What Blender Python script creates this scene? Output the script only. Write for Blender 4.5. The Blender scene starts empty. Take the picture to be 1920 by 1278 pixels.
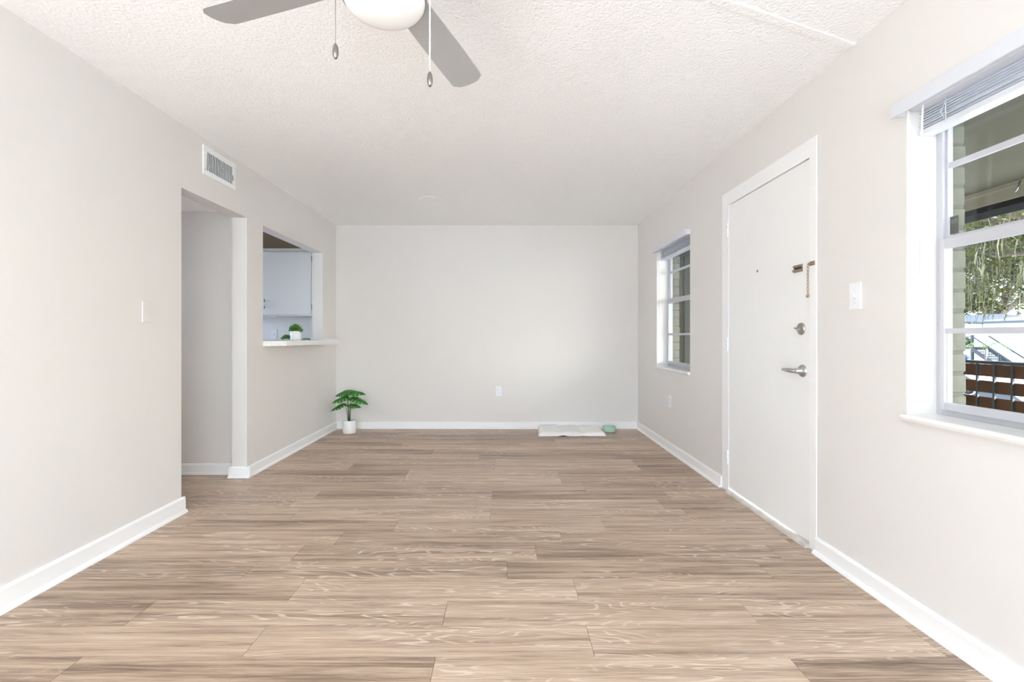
import bpy, bmesh, math, random
from mathutils import Vector, Matrix
random.seed(7)
sc = bpy.context.scene
C = sc.collection
PI = math.pi

# ------------------------------------------------------------------ camera, sky, sun, exposure
F = 900.0                                    # focal length in pixels of the 1920 px frame
EYE = 1.108
cam_d = bpy.data.cameras.new('camera')
cam_d.sensor_width = 36.0
cam_d.lens = F / 1920 * 36
cam_d.shift_x = 13 / 1920
cam_d.shift_y = -9 / 1920
cam_d.clip_start = 0.02
cam_d.clip_end = 500
cam = bpy.data.objects.new('camera', cam_d)
C.objects.link(cam)
cam.location = (0, 0, EYE)
cam.rotation_euler = (PI / 2, 0, 0)
sc.camera = cam

world = bpy.data.worlds.new('sky')
sc.world = world
world.use_nodes = True
wn, wl = world.node_tree.nodes, world.node_tree.links
wn.clear()
sky = wn.new('ShaderNodeTexSky')
sky.sky_type = 'NISHITA'
sky.sun_disc = False
sky.sun_elevation = math.radians(28)
sky.sun_rotation = math.radians(129)
sky.air_density = 1.0
sky.dust_density = 3.0
sky.ozone_density = 1.0
haze = wn.new('ShaderNodeMix'); haze.data_type = 'RGBA'
haze.inputs['Factor'].default_value = 0.62
haze.inputs['B'].default_value = (4.5, 4.7, 5.1, 1)         # bright hazy white sky
bg = wn.new('ShaderNodeBackground')
bg.inputs['Strength'].default_value = 0.85
wo = wn.new('ShaderNodeOutputWorld')
wl.new(sky.outputs[0], haze.inputs['A'])
wl.new(haze.outputs['Result'], bg.inputs['Color'])
wl.new(bg.outputs[0], wo.inputs[0])

sun_d = bpy.data.lights.new('sun', 'SUN')
sun_d.energy = 24.0
sun_d.angle = math.radians(2.0)
sun_d.color = (1.0, 0.98, 0.95)
sun = bpy.data.objects.new('sun', sun_d)
C.objects.link(sun)
sun.rotation_euler = Vector((-0.62, 0.50, -0.42)).to_track_quat('-Z', 'Y').to_euler()

vs = sc.view_settings
vs.view_transform = 'Standard'
vs.look = 'None'
vs.gamma = 1.0
vs.use_curve_mapping = False
vs.exposure = 1.03
vs.use_white_balance = True                   # daylight bounced off the brown floor reads neutral in the photograph
vs.white_balance_temperature = 5500
sc.cycles.max_bounces = 14
sc.cycles.diffuse_bounces = 10
sc.cycles.glossy_bounces = 4
sc.cycles.transparent_max_bounces = 16
sc.cycles.use_denoising = True
sc.cycles.sample_clamp_indirect = 8.0

# ------------------------------------------------------------------ helpers
ORG = {}                                     # object name -> world origin (no rotated parents are used here)

class MB:
    """collects geometry in world coordinates; build() links it as one mesh object"""
    def __init__(s): s.v, s.f, s.sm = [], [], []
    def add(s, vs_, fs, smooth=False):
        b = len(s.v); s.v += [tuple(p) for p in vs_]
        for f in fs: s.f.append(tuple(b + i for i in f)); s.sm.append(smooth)
        return s
    def box(s, x0, x1, y0, y1, z0, z1):
        v = [(x, y, z) for z in (z0, z1) for y in (y0, y1) for x in (x0, x1)]
        return s.add(v, [(0, 2, 3, 1), (4, 5, 7, 6), (0, 1, 5, 4), (2, 6, 7, 3), (0, 4, 6, 2), (1, 3, 7, 5)])
    def obox(s, c, ax, ay, az, hx, hy, hz):
        c, ax, ay, az = map(Vector, (c, ax, ay, az))
        v = [c + ax * (i * hx) + ay * (j * hy) + az * (k * hz) for k in (-1, 1) for j in (-1, 1) for i in (-1, 1)]
        return s.add(v, [(0, 2, 3, 1), (4, 5, 7, 6), (0, 1, 5, 4), (2, 6, 7, 3), (0, 4, 6, 2), (1, 3, 7, 5)])
    def bar(s, p, q, w, h, up=(0, 0, 1)):
        p, q = Vector(p), Vector(q); d = (q - p); L = d.length; d.normalize()
        sd = d.cross(Vector(up)).normalized(); u = sd.cross(d)
        return s.obox((p + q) / 2, d, sd, u, L / 2, w / 2, h / 2)
    def tube(s, pts, r, n=8, cap=True):
        pts = [Vector(p) for p in pts]; m = len(pts)
        rs = r if isinstance(r, (list, tuple)) else [r] * m
        rings, vv, ff = [], [], []
        prev = None
        for i, p in enumerate(pts):
            d = (pts[min(i + 1, m - 1)] - pts[max(i - 1, 0)]).normalized()
            if prev is None:
                a = d.orthogonal().normalized()
            else:
                a = (prev - d * prev.dot(d))
                a = a.normalized() if a.length > 1e-6 else d.orthogonal().normalized()
            prev = a; b = d.cross(a)
            vv += [p + (a * math.cos(2 * PI * k / n) + b * math.sin(2 * PI * k / n)) * rs[i] for k in range(n)]
        for i in range(m - 1):
            for k in range(n):
                ff.append((i * n + k, i * n + (k + 1) % n, (i + 1) * n + (k + 1) % n, (i + 1) * n + k))
        s.add(vv, ff, True)
        if cap:
            b = len(s.v) - len(vv)
            s.f.append(tuple(b + k for k in reversed(range(n)))); s.sm.append(False)
            s.f.append(tuple(b + (m - 1) * n + k for k in range(n))); s.sm.append(False)
        return s
    def lathe(s, prof, c, n=32, ax=(0, 0, 1), smooth=True):
        """prof: list of (radius, height along ax)"""
        ax = Vector(ax).normalized(); a = ax.orthogonal().normalized(); b = ax.cross(a); c = Vector(c)
        vv, ff, m = [], [], len(prof)
        for r, h in prof:
            vv += [c + ax * h + (a * math.cos(2 * PI * k / n) + b * math.sin(2 * PI * k / n)) * max(r, 1e-5) for k in range(n)]
        for i in range(m - 1):
            for k in range(n):
                ff.append((i * n + k, i * n + (k + 1) % n, (i + 1) * n + (k + 1) % n, (i + 1) * n + k))
        return s.add(vv, ff, smooth)
    def extrude(s, poly, f0, f1):
        """poly: 2-D outline; f0, f1 map (a, b) to the two end caps in 3-D"""
        n = len(poly); v = [f0(*p) for p in poly] + [f1(*p) for p in poly]
        fs = [tuple(reversed(range(n))), tuple(range(n, 2 * n))] + [(i, (i + 1) % n, n + (i + 1) % n, n + i) for i in range(n)]
        return s.add(v, fs)
    def build(s, name, mat, parent=None, origin=None, bevel=0, seg=2, kind=None, solid=0):
        if origin is None:
            if parent is not None: origin = ORG[parent.name]
            else:
                xs, ys, zs = zip(*s.v); origin = ((min(xs) + max(xs)) / 2, (min(ys) + max(ys)) / 2, min(zs))
        o = Vector(origin)
        me = bpy.data.meshes.new(name)
        me.from_pydata([tuple(Vector(p) - o) for p in s.v], [], s.f)
        me.polygons.foreach_set('use_smooth', s.sm)
        bm = bmesh.new(); bm.from_mesh(me); bmesh.ops.recalc_face_normals(bm, faces=bm.faces); bm.to_mesh(me); bm.free()
        me.materials.append(mat)
        ob = bpy.data.objects.new(name, me); C.objects.link(ob)
        ORG[ob.name] = o
        if parent is not None:
            ob.parent = parent; ob.location = o - ORG[parent.name]
        else: ob.location = o
        if bevel:
            m = ob.modifiers.new('bevel', 'BEVEL'); m.width = bevel; m.segments = seg; m.limit_method = 'ANGLE'
            m.angle_limit = math.radians(40)
        if solid:
            m = ob.modifiers.new('solid', 'SOLIDIFY'); m.thickness = solid
        if kind: ob['kind'] = kind
        return ob

def empty(name, loc, kind=None):
    o = bpy.data.objects.new(name, None); C.objects.link(o); o.location = loc
    o.empty_display_size = 0.1; ORG[o.name] = Vector(loc)
    if kind: o['kind'] = kind
    return o
def tag(o, label, cat, group=None):
    o['label'] = label; o['category'] = cat
    if group: o['group'] = group
    return o
def thing(name, loc, label, cat, group=None): return tag(empty(name, loc), label, cat, group)
def box(name, mat, parent, *b, **k): return MB().box(*b).build(name, mat, parent, **k)
def share(src, name, loc, parent):
    """another object on the same mesh, at loc relative to its parent's origin"""
    o = bpy.data.objects.new(name, src if isinstance(src, bpy.types.Mesh) else src.data); C.objects.link(o)
    o.parent = parent; o.location = loc; ORG[o.name] = ORG[parent.name] + Vector(loc)
    return o
def copy_tree(o, parent=None):
    c = o.copy(); C.objects.link(c); c.parent = parent
    for ch in o.children: copy_tree(ch, c)
    return c

# ------------------------------------------------------------------ materials
def new_mat(name):
    m = bpy.data.materials.new(name); m.use_nodes = True
    n, l = m.node_tree.nodes, m.node_tree.links
    return m, n, l, n['Principled BSDF']
def mat(name, col, rough=0.5, metal=0.0, bump=0.0, bscale=60, spec=0.5, var=0.0, vscale=6, coat=0.0, emit=None, trans=0.0):
    m, n, l, p = new_mat(name)
    p.inputs['Base Color'].default_value = (*col, 1); p.inputs['Roughness'].default_value = rough
    p.inputs['Metallic'].default_value = metal; p.inputs['Specular IOR Level'].default_value = spec
    p.inputs['Coat Weight'].default_value = coat
    tc = n.new('ShaderNodeTexCoord')
    if var:
        t = n.new('ShaderNodeTexNoise'); t.inputs['Scale'].default_value = vscale; t.inputs['Detail'].default_value = 4
        l.new(tc.outputs['Object'], t.inputs['Vector'])
        r = n.new('ShaderNodeMapRange'); r.inputs['From Min'].default_value = .3; r.inputs['From Max'].default_value = .7
        r.inputs['To Min'].default_value = 1 - var; r.inputs['To Max'].default_value = 1 + var
        l.new(t.outputs['Fac'], r.inputs['Value'])
        mx = n.new('ShaderNodeVectorMath'); mx.operation = 'SCALE'; mx.inputs[0].default_value = col
        l.new(r.outputs[0], mx.inputs['Scale']); l.new(mx.outputs[0], p.inputs['Base Color'])
    if bump:
        t = n.new('ShaderNodeTexNoise'); t.inputs['Scale'].default_value = bscale; t.inputs['Detail'].default_value = 3
        l.new(tc.outputs['Object'], t.inputs['Vector'])
        b = n.new('ShaderNodeBump'); b.inputs['Strength'].default_value = bump; b.inputs['Distance'].default_value = .004
        l.new(t.outputs['Fac'], b.inputs['Height']); l.new(b.outputs[0], p.inputs['Normal'])
    return m

M = {}
M['wall'] = mat('wall_paint', (.752, .728, .700), .62, bump=.06, bscale=180, spec=.3)
M['trim'] = mat('trim_paint', (.89, .89, .885), .38, spec=.45)
M['door'] = mat('door_paint', (.86, .86, .85), .42, spec=.45, var=.012, vscale=3)
M['plate'] = mat('white_plastic', (.84, .85, .87), .35)
M['blind'] = mat('blind_vinyl', (.68, .695, .74), .4)
M['alu'] = mat('window_aluminium', (.50, .50, .53), .4, spec=.5)
M['sill'] = mat('marble_sill', (.84, .835, .82), .25, var=.03, vscale=14)
M['counter'] = mat('speckled_counter', (.83, .825, .81), .22, var=.06, vscale=45)
M['cab'] = mat('cabinet_laminate', (.74, .74, .735), .4)
M['cabedge'] = mat('cabinet_carcass', (.72, .72, .68), .5)
M['nickel'] = mat('satin_nickel', (.26, .245, .23), .32, 1.0)
M['chrome'] = mat('brushed_chrome', (.55, .56, .57), .25, 1.0)
M['bolt'] = mat('lock_nickel', (.46, .43, .40), .34, 1.0)
M['brass'] = mat('worn_brass', (.40, .33, .24), .36, 1.0)
M['fanblade'] = mat('fan_blade_silver', (.41, .41, .41), .45, spec=.4)
M['globe'] = mat('opal_glass_bowl', (.88, .88, .87), .25, coat=.2)
M['pot'] = mat('white_ceramic', (.86, .855, .84), .35, bump=.15, bscale=40)
M['soil'] = mat('potting_soil', (.06, .045, .03), .9, bump=.8, bscale=120)
M['stem'] = mat('plant_stem', (.09, .15, .05), .5)
M['fluff'] = mat('quilted_white_fabric', (.92, .915, .90), .9, bump=.5, bscale=90, spec=.1)
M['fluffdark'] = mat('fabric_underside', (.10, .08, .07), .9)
M['mint'] = mat('mint_glaze', (.52, .74, .63), .3)
M['dark'] = mat('dark_gap', (.03, .03, .03), .8)
M['duct'] = mat('duct_dark', (.06, .055, .05), .8)
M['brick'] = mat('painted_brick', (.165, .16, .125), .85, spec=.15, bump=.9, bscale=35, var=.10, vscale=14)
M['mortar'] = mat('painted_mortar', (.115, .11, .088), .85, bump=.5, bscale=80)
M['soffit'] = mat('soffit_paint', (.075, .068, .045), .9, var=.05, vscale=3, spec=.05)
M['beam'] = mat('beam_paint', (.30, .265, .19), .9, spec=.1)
M['black'] = mat('black_metal', (.018, .018, .018), .5)
M['fascia'] = mat('black_fascia', (.012, .012, .012), .95, spec=.0)
M['board'] = mat('stained_board', (.055, .022, .008), .8, spec=.15, var=.25, vscale=9)
M['concrete'] = mat('concrete', (.55, .54, .52), .85, var=.08, vscale=2)
M['asphalt'] = mat('pale_pavement', (.42, .41, .39), .9, var=.12, vscale=.8)
M['whitebrick'] = mat('white_painted_masonry', (.80, .80, .77), .8, bump=.3, bscale=8)
M['roof'] = mat('grey_shingle', (.075, .075, .08), .85, var=.12, vscale=4)
M['gutter'] = mat('gutter_grey', (.05, .05, .05), .5)
M['stairgrey'] = mat('stair_grey_paint', (.03, .03, .03), .6)
M['bark'] = mat('oak_bark', (.13, .10, .08), .9, bump=.8, bscale=12, var=.2, vscale=3)
M['blue'] = mat('blue_cloth', (.004, .018, .20), .7)
M['carwhite'] = mat('car_paint_white', (.80, .80, .80), .25, coat=.6)
M['carred'] = mat('car_paint_red', (.62, .02, .03), .25, coat=.6)
M['carglass'] = mat('car_glass', (.02, .025, .03), .08)
M['tyre'] = mat('tyre_rubber', (.02, .02, .02), .8)
M['sticker'] = mat('dark_sticker', (.07, .075, .065), .5)
M['stickertext'] = mat('sticker_print', (.20, .20, .18), .5)

def ceiling_mat():
    m, n, l, p = new_mat('knockdown_ceiling')
    p.inputs['Base Color'].default_value = (.93, .93, .93, 1); p.inputs['Roughness'].default_value = .8
    p.inputs['Specular IOR Level'].default_value = .2
    tc = n.new('ShaderNodeTexCoord')
    a = n.new('ShaderNodeTexNoise'); a.inputs['Scale'].default_value = 95; a.inputs['Detail'].default_value = 4
    b = n.new('ShaderNodeTexVoronoi'); b.inputs['Scale'].default_value = 70
    l.new(tc.outputs['Object'], a.inputs['Vector']); l.new(tc.outputs['Object'], b.inputs['Vector'])
    mx = n.new('ShaderNodeMath'); mx.operation = 'SUBTRACT'
    l.new(a.outputs['Fac'], mx.inputs[0]); l.new(b.outputs['Distance'], mx.inputs[1])
    bp = n.new('ShaderNodeBump'); bp.inputs['Strength'].default_value = .5; bp.inputs['Distance'].default_value = .005
    l.new(mx.outputs[0], bp.inputs['Height']); l.new(bp.outputs[0], p.inputs['Normal'])
    return m
M['ceiling'] = ceiling_mat()

def glass_mat():
    m, n, l, p = new_mat('window_glass')
    n.remove(p); out = n['Material Output']
    t = n.new('ShaderNodeBsdfTransparent'); t.inputs[0].default_value = (.93, .95, .93, 1)
    g = n.new('ShaderNodeBsdfGlossy'); g.inputs['Roughness'].default_value = .02
    ge = n.new('ShaderNodeNewGeometry')
    dt = n.new('ShaderNodeVectorMath'); dt.operation = 'DOT_PRODUCT'
    l.new(ge.outputs['Incoming'], dt.inputs[0]); l.new(ge.outputs['Normal'], dt.inputs[1])
    def mth(op, x, y=None):
        k = n.new('ShaderNodeMath'); k.operation = op; l.new(x, k.inputs[0])
        if y is not None: k.inputs[1].default_value = y
        return k.outputs[0]
    k = n.new('ShaderNodeMath'); k.operation = 'SUBTRACT'; k.inputs[0].default_value = 1.0; l.new(mth('ABSOLUTE', dt.outputs['Value']), k.inputs[1])
    fac = mth('ADD', mth('MULTIPLY', mth('POWER', k.outputs[0], 5.0), .5), .02)
    mx = n.new('ShaderNodeMixShader')
    l.new(fac, mx.inputs[0]); l.new(t.outputs[0], mx.inputs[1]); l.new(g.outputs[0], mx.inputs[2])
    l.new(mx.outputs[0], out.inputs['Surface'])
    return m
M['glass'] = glass_mat()

def plank_mat():
    m, n, l, p = new_mat('oak_vinyl_plank')
    tc = n.new('ShaderNodeTexCoord'); oi = n.new('ShaderNodeObjectInfo')
    mul = n.new('ShaderNodeVectorMath'); mul.operation = 'SCALE'; mul.inputs[0].default_value = (61.0, 37.0, 13.0)
    l.new(oi.outputs['Random'], mul.inputs['Scale'])
    add = n.new('ShaderNodeVectorMath'); add.operation = 'ADD'
    l.new(tc.outputs['Object'], add.inputs[0]); l.new(mul.outputs[0], add.inputs[1])
    def noise(scale, sc_, det, rough=.6, dist=0.0):
        mp = n.new('ShaderNodeMapping'); mp.inputs['Scale'].default_value = scale
        l.new(add.outputs[0], mp.inputs['Vector'])
        t = n.new('ShaderNodeTexNoise'); t.inputs['Scale'].default_value = sc_; t.inputs['Detail'].default_value = det
        t.inputs['Roughness'].default_value = rough; t.inputs['Distortion'].default_value = dist
        l.new(mp.outputs[0], t.inputs['Vector']); return t.outputs['Fac']
    def math_(op, a, b=None, c=None):
        k = n.new('ShaderNodeMath'); k.operation = op
        for i, x in enumerate((a, b, c)):
            if x is None: continue
            if isinstance(x, (int, float)): k.inputs[i].default_value = x
            else: l.new(x, k.inputs[i])
        return k.outputs[0]
    def rng(v, a, b, c, d, smooth=False):
        k = n.new('ShaderNodeMapRange'); l.new(v, k.inputs['Value'])
        if smooth: k.interpolation_type = 'SMOOTHSTEP'
        for q, x in zip(('From Min', 'From Max', 'To Min', 'To Max'), (a, b, c, d)): k.inputs[q].default_value = x
        return k.outputs[0]
    broad = noise((.50, 10.5, 1), 2.2, 6, .66, .35)               # long streaks, dark and pale
    fibre = noise((1.8, 62, 1), 2.6, 6, .72, .1)                 # fine fibres
    patch = noise((.8, 2.2, 1), 1.6, 3, .5)                     # where knots and cathedrals sit
    field = noise((.75, 5.5, 1), 1.5, 2, .45, .35)              # contour lines of this field = cathedral grain
    wav = math_('SINE', math_('MULTIPLY', field, 150.0))
    line = rng(wav, .55, .98, 0, 1, True)
    line = math_('MULTIPLY', line, rng(patch, .46, .60, 0, 1, True))
    line = math_('MULTIPLY', line, rng(fibre, .35, .6, .2, 1))
    pore = rng(noise((3.0, 90, 1), 3.0, 3, .6), .60, .75, 0, 1, True)
    t = math_('ADD', math_('MULTIPLY', broad, .62), math_('MULTIPLY', fibre, .47))
    t = math_('ADD', t, rng(oi.outputs['Random'], 0, 1, -.05, .05))
    cr = n.new('ShaderNodeValToRGB'); l.new(t, cr.inputs[0])
    e = cr.color_ramp.elements
    e[0].position = .36; e[0].color = (.135, .096, .068, 1)
    e[1].position = .72; e[1].color = (.72, .585, .455, 1)
    k = e.new(.45); k.color = (.270, .192, .134, 1)
    k = e.new(.53); k.color = (.435, .326, .235, 1)
    k = e.new(.62); k.color = (.560, .435, .322, 1)
    mx = n.new('ShaderNodeMix'); mx.data_type = 'RGBA'
    l.new(math_('MULTIPLY', line, .75), mx.inputs['Factor']); l.new(cr.outputs[0], mx.inputs['A'])
    mx.inputs['B'].default_value = (.84, .72, .59, 1)
    my = n.new('ShaderNodeMix'); my.data_type = 'RGBA'
    l.new(math_('MULTIPLY', pore, .28), my.inputs['Factor']); l.new(mx.outputs['Result'], my.inputs['A'])
    my.inputs['B'].default_value = (.13, .088, .06, 1)
    l.new(my.outputs['Result'], p.inputs['Base Color'])
    l.new(rng(fibre, .3, .7, .36, .46), p.inputs['Roughness'])
    p.inputs['Specular IOR Level'].default_value = .38
    bp = n.new('ShaderNodeBump'); bp.inputs['Strength'].default_value = .12; bp.inputs['Distance'].default_value = .002
    l.new(fibre, bp.inputs['Height']); l.new(bp.outputs[0], p.inputs['Normal'])
    return m
M['plank'] = plank_mat()

def leaf_mat(name, c0, c1, scale, rough=.45, trans=.25):
    m, n, l, p = new_mat(name)
    tc = n.new('ShaderNodeTexCoord'); t = n.new('ShaderNodeTexNoise')
    t.inputs['Scale'].default_value = scale; t.inputs['Detail'].default_value = 5; t.inputs['Roughness'].default_value = .7
    l.new(tc.outputs['Object'], t.inputs['Vector'])
    cr = n.new('ShaderNodeValToRGB'); l.new(t.outputs['Fac'], cr.inputs[0])
    cr.color_ramp.elements[0].position = .35; cr.color_ramp.elements[0].color = (*c0, 1)
    cr.color_ramp.elements[1].position = .68; cr.color_ramp.elements[1].color = (*c1, 1)
    l.new(cr.outputs[0], p.inputs['Base Color']); p.inputs['Roughness'].default_value = rough
    tr = n.new('ShaderNodeBsdfTranslucent'); l.new(cr.outputs[0], tr.inputs[0])
    mx = n.new('ShaderNodeMixShader'); mx.inputs[0].default_value = trans
    l.new(p.outputs[0], mx.inputs[1]); l.new(tr.outputs[0], mx.inputs[2]); l.new(mx.outputs[0], n['Material Output'].inputs['Surface'])
    return m
M['monstera'] = leaf_mat('monstera_leaf', (.018, .13, .012), (.10, .42, .04), 22)
M['herb'] = leaf_mat('herb_leaf', (.06, .20, .03), (.20, .42, .09), 40)
M['oakleaf'] = leaf_mat('oak_leaves', (.022, .027, .003), (.110, .104, .009), .9, .6, .35)
M['oakleaf2'] = leaf_mat('far_oak_leaves', (.028, .032, .006), (.095, .092, .016), .5, .6, .3)
M['moss'] = leaf_mat('spanish_moss', (.075, .068, .036), (.15, .135, .075), 1.5, .9, .3)
M['shrub'] = leaf_mat('shrub_leaves', (.05, .10, .015), (.25, .27, .06), 3, .6, .3)

# ------------------------------------------------------------------ room dimensions
XL, XR, YB, YR, H = -2.03, 1.595, 5.766, -2.3, 2.44
TW = .118                                    # inner partition thickness
XW = 1.735                                   # inner leaf of the outer wall ends here
HALL = (3.01, 3.775); HEAD = 2.04            # hall opening in the left wall
PASS = (4.024, 5.342)                        # kitchen pass-through
WIN = ((1.000, 1.906), (4.139, 5.045)); WZ = (.80, 2.04)
DOOR = (2.51, 3.418); DZ = 2.04

# floor: slab + planks
fl = MB().box(-4.6, XW, YR - .1, YB + .1, -.12, -.006).build('floor', M['dark'], origin=(0, 0, 0), kind='structure')
PWD, PLN, GAP = .178, 1.22, .0007
plank_cache = {}
def plank_mesh(L):
    k = round(L, 4)
    if k not in plank_cache:
        b = MB().box(-L / 2 + GAP, L / 2 - GAP, -PWD / 2 + GAP, PWD / 2 - GAP, -.006, 0)
        me = bpy.data.meshes.new('plank'); me.from_pydata(b.v, [], b.f); me.materials.append(M['plank']); plank_cache[k] = me
    return plank_cache[k]
rows = int(math.ceil((YB - YR) / PWD))
rp = random.Random(3)
for r in range(rows):
    yc = YB - .012 - PWD / 2 - r * PWD
    if yc - PWD / 2 < YR - .1: break
    x0 = -3.35 if 2.9 < yc + PWD / 2 and yc - PWD / 2 < 3.86 else XL
    x = x0 - rp.choice((.1, .25, .4, .5, .65, .8, .95, 1.1))
    while x < XR:
        a, b = max(x, x0), min(x + PLN, XR)
        if b - a > .02: share(plank_mesh(b - a), 'plank', ((a + b) / 2, yc, 0), fl)
        x += PLN

# ceilings
MB().box(XL - TW, XW, YR - .1, YB + .1, H, H + .1).build('ceiling', M['ceiling'], origin=(0, 0, 0), kind='structure')
MB().box(-4.6, XL - TW, 2.8, 3.915, 2.11, 2.21).build('ceiling_hall', M['ceiling'], origin=(0, 0, 0), kind='structure')
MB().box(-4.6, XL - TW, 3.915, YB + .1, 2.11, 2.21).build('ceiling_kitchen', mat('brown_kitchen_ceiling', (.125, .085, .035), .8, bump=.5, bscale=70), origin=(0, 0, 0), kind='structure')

# left wall with the hall opening and the pass-through
CT = 1.023                                   # underside of the pass-through counter
b = MB()
x0, x1 = XL - TW, XL
b.box(x0, x1, YR, HALL[0], 0, H).box(x0, x1, HALL[0], HALL[1], HEAD, H).box(x0, x1, HALL[1], PASS[0], 0, H)
b.box(x0, x1, PASS[0], PASS[1], 0, CT).box(x0, x1, PASS[0], PASS[1], HEAD - .005, H).box(x0, x1, PASS[1], YB, 0, H)
b.build('wall_left', M['wall'], origin=(0, 0, 0), kind='structure')
MB().box(-4.6, XW, YB, YB + .1, 0, H).build('wall_back', M['wall'], origin=(0, 0, 0), kind='structure')
# hall and kitchen shell
MB().box(-3.4, XL - TW, 3.865, 3.965, 0, 2.11).build('wall_hall', M['wall'], origin=(0, 0, 0), kind='structure')
MB().box(-3.5, -3.4, 2.8, 3.965, 0, .85).box(-3.5, -3.4, 2.8, 3.965, 2.0, 2.11).box(-3.5, -3.4, 2.8, 3.1, .85, 2.0).box(-3.5, -3.4, 3.27, 3.965, .85, 2.0).build('wall_hall_end', M['wall'], origin=(0, 0, 0), kind='structure')  # narrow opening added out of view to let daylight onto the hall wall
MB().box(-3.5, XL - TW, 2.8, 2.9, 0, 2.11).build('wall_hall_near', M['wall'], origin=(0, 0, 0), kind='structure')
MB().box(-4.6, -4.5, 3.865, YB, 0, .95).box(-4.6, -4.5, 3.865, YB, 2.0, 2.11).box(-4.6, -4.5, 3.865, 4.0, .95, 2.0) \
    .box(-4.6, -4.5, 5.5, YB, .95, 2.0).build('wall_kitchen', M['wall'], origin=(0, 0, 0), kind='structure')
MB().box(-4.5, -3.4, 3.865, 3.965, 0, 2.11).build('wall_kitchen_near', M['wall'], origin=(0, 0, 0), kind='structure')

# right wall: window, entry door, window
b = MB()
x0, x1 = XR, XW
def wy(a, c, z0, z1): b.box(x0, x1, a, c, z0, z1)
wy(YR, WIN[0][0], 0, H)
for w in WIN: wy(w[0], w[1], 0, WZ[0] - .028); wy(w[0], w[1], WZ[1], H)
wy(WIN[0][1], DOOR[0] - .02, 0, H); wy(DOOR[0] - .02, DOOR[1] + .02, DZ + .02, H)
wy(DOOR[1] + .02, WIN[1][0], 0, H); wy(WIN[1][1], YB, 0, H)
b.build('wall_right', M['wall'], origin=(0, 0, 0), kind='structure')

# rear wall (behind the camera) with a wide sliding glass door
RD = (-1.85, 1.42, 2.2)
MB().box(XL - TW, RD[0], YR - .12, YR, 0, H).box(RD[1], XW, YR - .12, YR, 0, H).box(RD[0], RD[1], YR - .12, YR, RD[2], H) \
    .build('wall_rear', M['wall'], origin=(0, 0, 0), kind='structure')
d2 = empty('door_2', ((RD[0] + RD[1]) / 2, YR - .06, 0), 'structure')
f = MB(); xm = (RD[0] + RD[1]) / 2
for xa in (RD[0], xm - .03, RD[1] - .06): f.box(xa, xa + .06, YR - .09, YR - .03, 0, RD[2])
f.box(RD[0], RD[1], YR - .09, YR - .03, 0, .06).box(RD[0], RD[1], YR - .09, YR - .03, RD[2] - .06, RD[2])
f.build('door_frame', M['alu'], d2)
for xa, xb in ((RD[0] + .06, xm - .03), (xm + .03, RD[1] - .06)):
    box('pane', M['glass'], d2, xa, xb, YR - .063, YR - .057, .06, RD[2] - .06)

# baseboards with a quarter-round shoe
def baseboard(name, runs, h=.085):
    b = MB()
    prof = [(0, 0), (.030, 0), (.0295, .006), (.026, .013), (.020, .018), (.0155, .0195), (.0145, .021), (.0140, h - .012), (.010, h - .003), (.006, h), (0, h)]
    for p, q, nrm in runs:
        p, q, nrm = Vector((*p, 0)), Vector((*q, 0)), Vector((*nrm, 0))
        b.extrude(prof, lambda a, z: p + nrm * a + Vector((0, 0, z)), lambda a, z: q + nrm * a + Vector((0, 0, z)))
    return b.build(name, M['trim'], origin=(0, 0, 0), kind='structure')
baseboard('baseboard_left', [((XL, YR), (XL, HALL[0] + .02), (1, 0)), ((XL - TW, HALL[0]), (XL + .014, HALL[0]), (0, 1))], .10)
baseboard('baseboard_pier', [((XL, HALL[1] - .014), (XL, YB), (1, 0)), ((XL - TW - .02, HALL[1]), (XL + .03, HALL[1]), (0, -1))])
baseboard('baseboard_back', [((XL, YB), (XR, YB), (0, -1))], .082)
baseboard('baseboard_right', [((XR, YR), (XR, DOOR[0] - .058), (-1, 0)), ((XR, DOOR[1] + .102), (XR, YB), (-1, 0))])
baseboard('baseboard_hall', [((-3.4, 3.865), (XL - TW, 3.865), (0, -1))])

# ------------------------------------------------------------------ outside of the right wall: brick skin
XO0, XO1 = 1.752, 1.838
b = MB()
x0, x1 = XO0 + .006, XO1 - .006
ext = .012
wy(YR - .1, WIN[0][0] - ext, -.3, 2.5)
for w in WIN: wy(w[0] - ext, w[1] + ext, -.3, WZ[0] - .03); wy(w[0] - ext, w[1] + ext, WZ[1] + .03, 2.5)
wy(WIN[0][1] + ext, DOOR[0] - .02, -.3, 2.5); wy(DOOR[0] - .02, DOOR[1] + .02, DZ + .02, 2.5)
wy(DOOR[1] + .02, WIN[1][0] - ext, -.3, 2.5); wy(WIN[1][1] + ext, 6.6, -.3, 2.5)
wx = b.build('wall_exterior', M['mortar'], origin=(0, 0, 0), kind='structure')
bb = bpy.data.meshes.new('brick')
bmb = bmesh.new(); bmesh.ops.create_cube(bmb, size=1)
bmesh.ops.scale(bmb, vec=((XO1 - XO0), .195, .073), verts=bmb.verts)
bmesh.ops.bevel(bmb, geom=bmb.edges[:], offset=.005, segments=1, affect='EDGES')
bmb.to_mesh(bb); bmb.free(); bb.materials.append(M['brick'])
rb = random.Random(5)
for w in WIN:
    for sgn, edge in ((1, w[1] + ext - .006), (-1, w[0] - ext + .006)):
        for k in range(17):
            o = share(bb, 'brick', ((XO0 + XO1) / 2 + rb.uniform(-.003, .003), edge + sgn * .0975 + rb.uniform(0, .004) * sgn, .752 + k * .083), wx)
            o.rotation_euler = (rb.uniform(-.012, .012), rb.uniform(-.012, .012), rb.uniform(-.015, .015))

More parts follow.
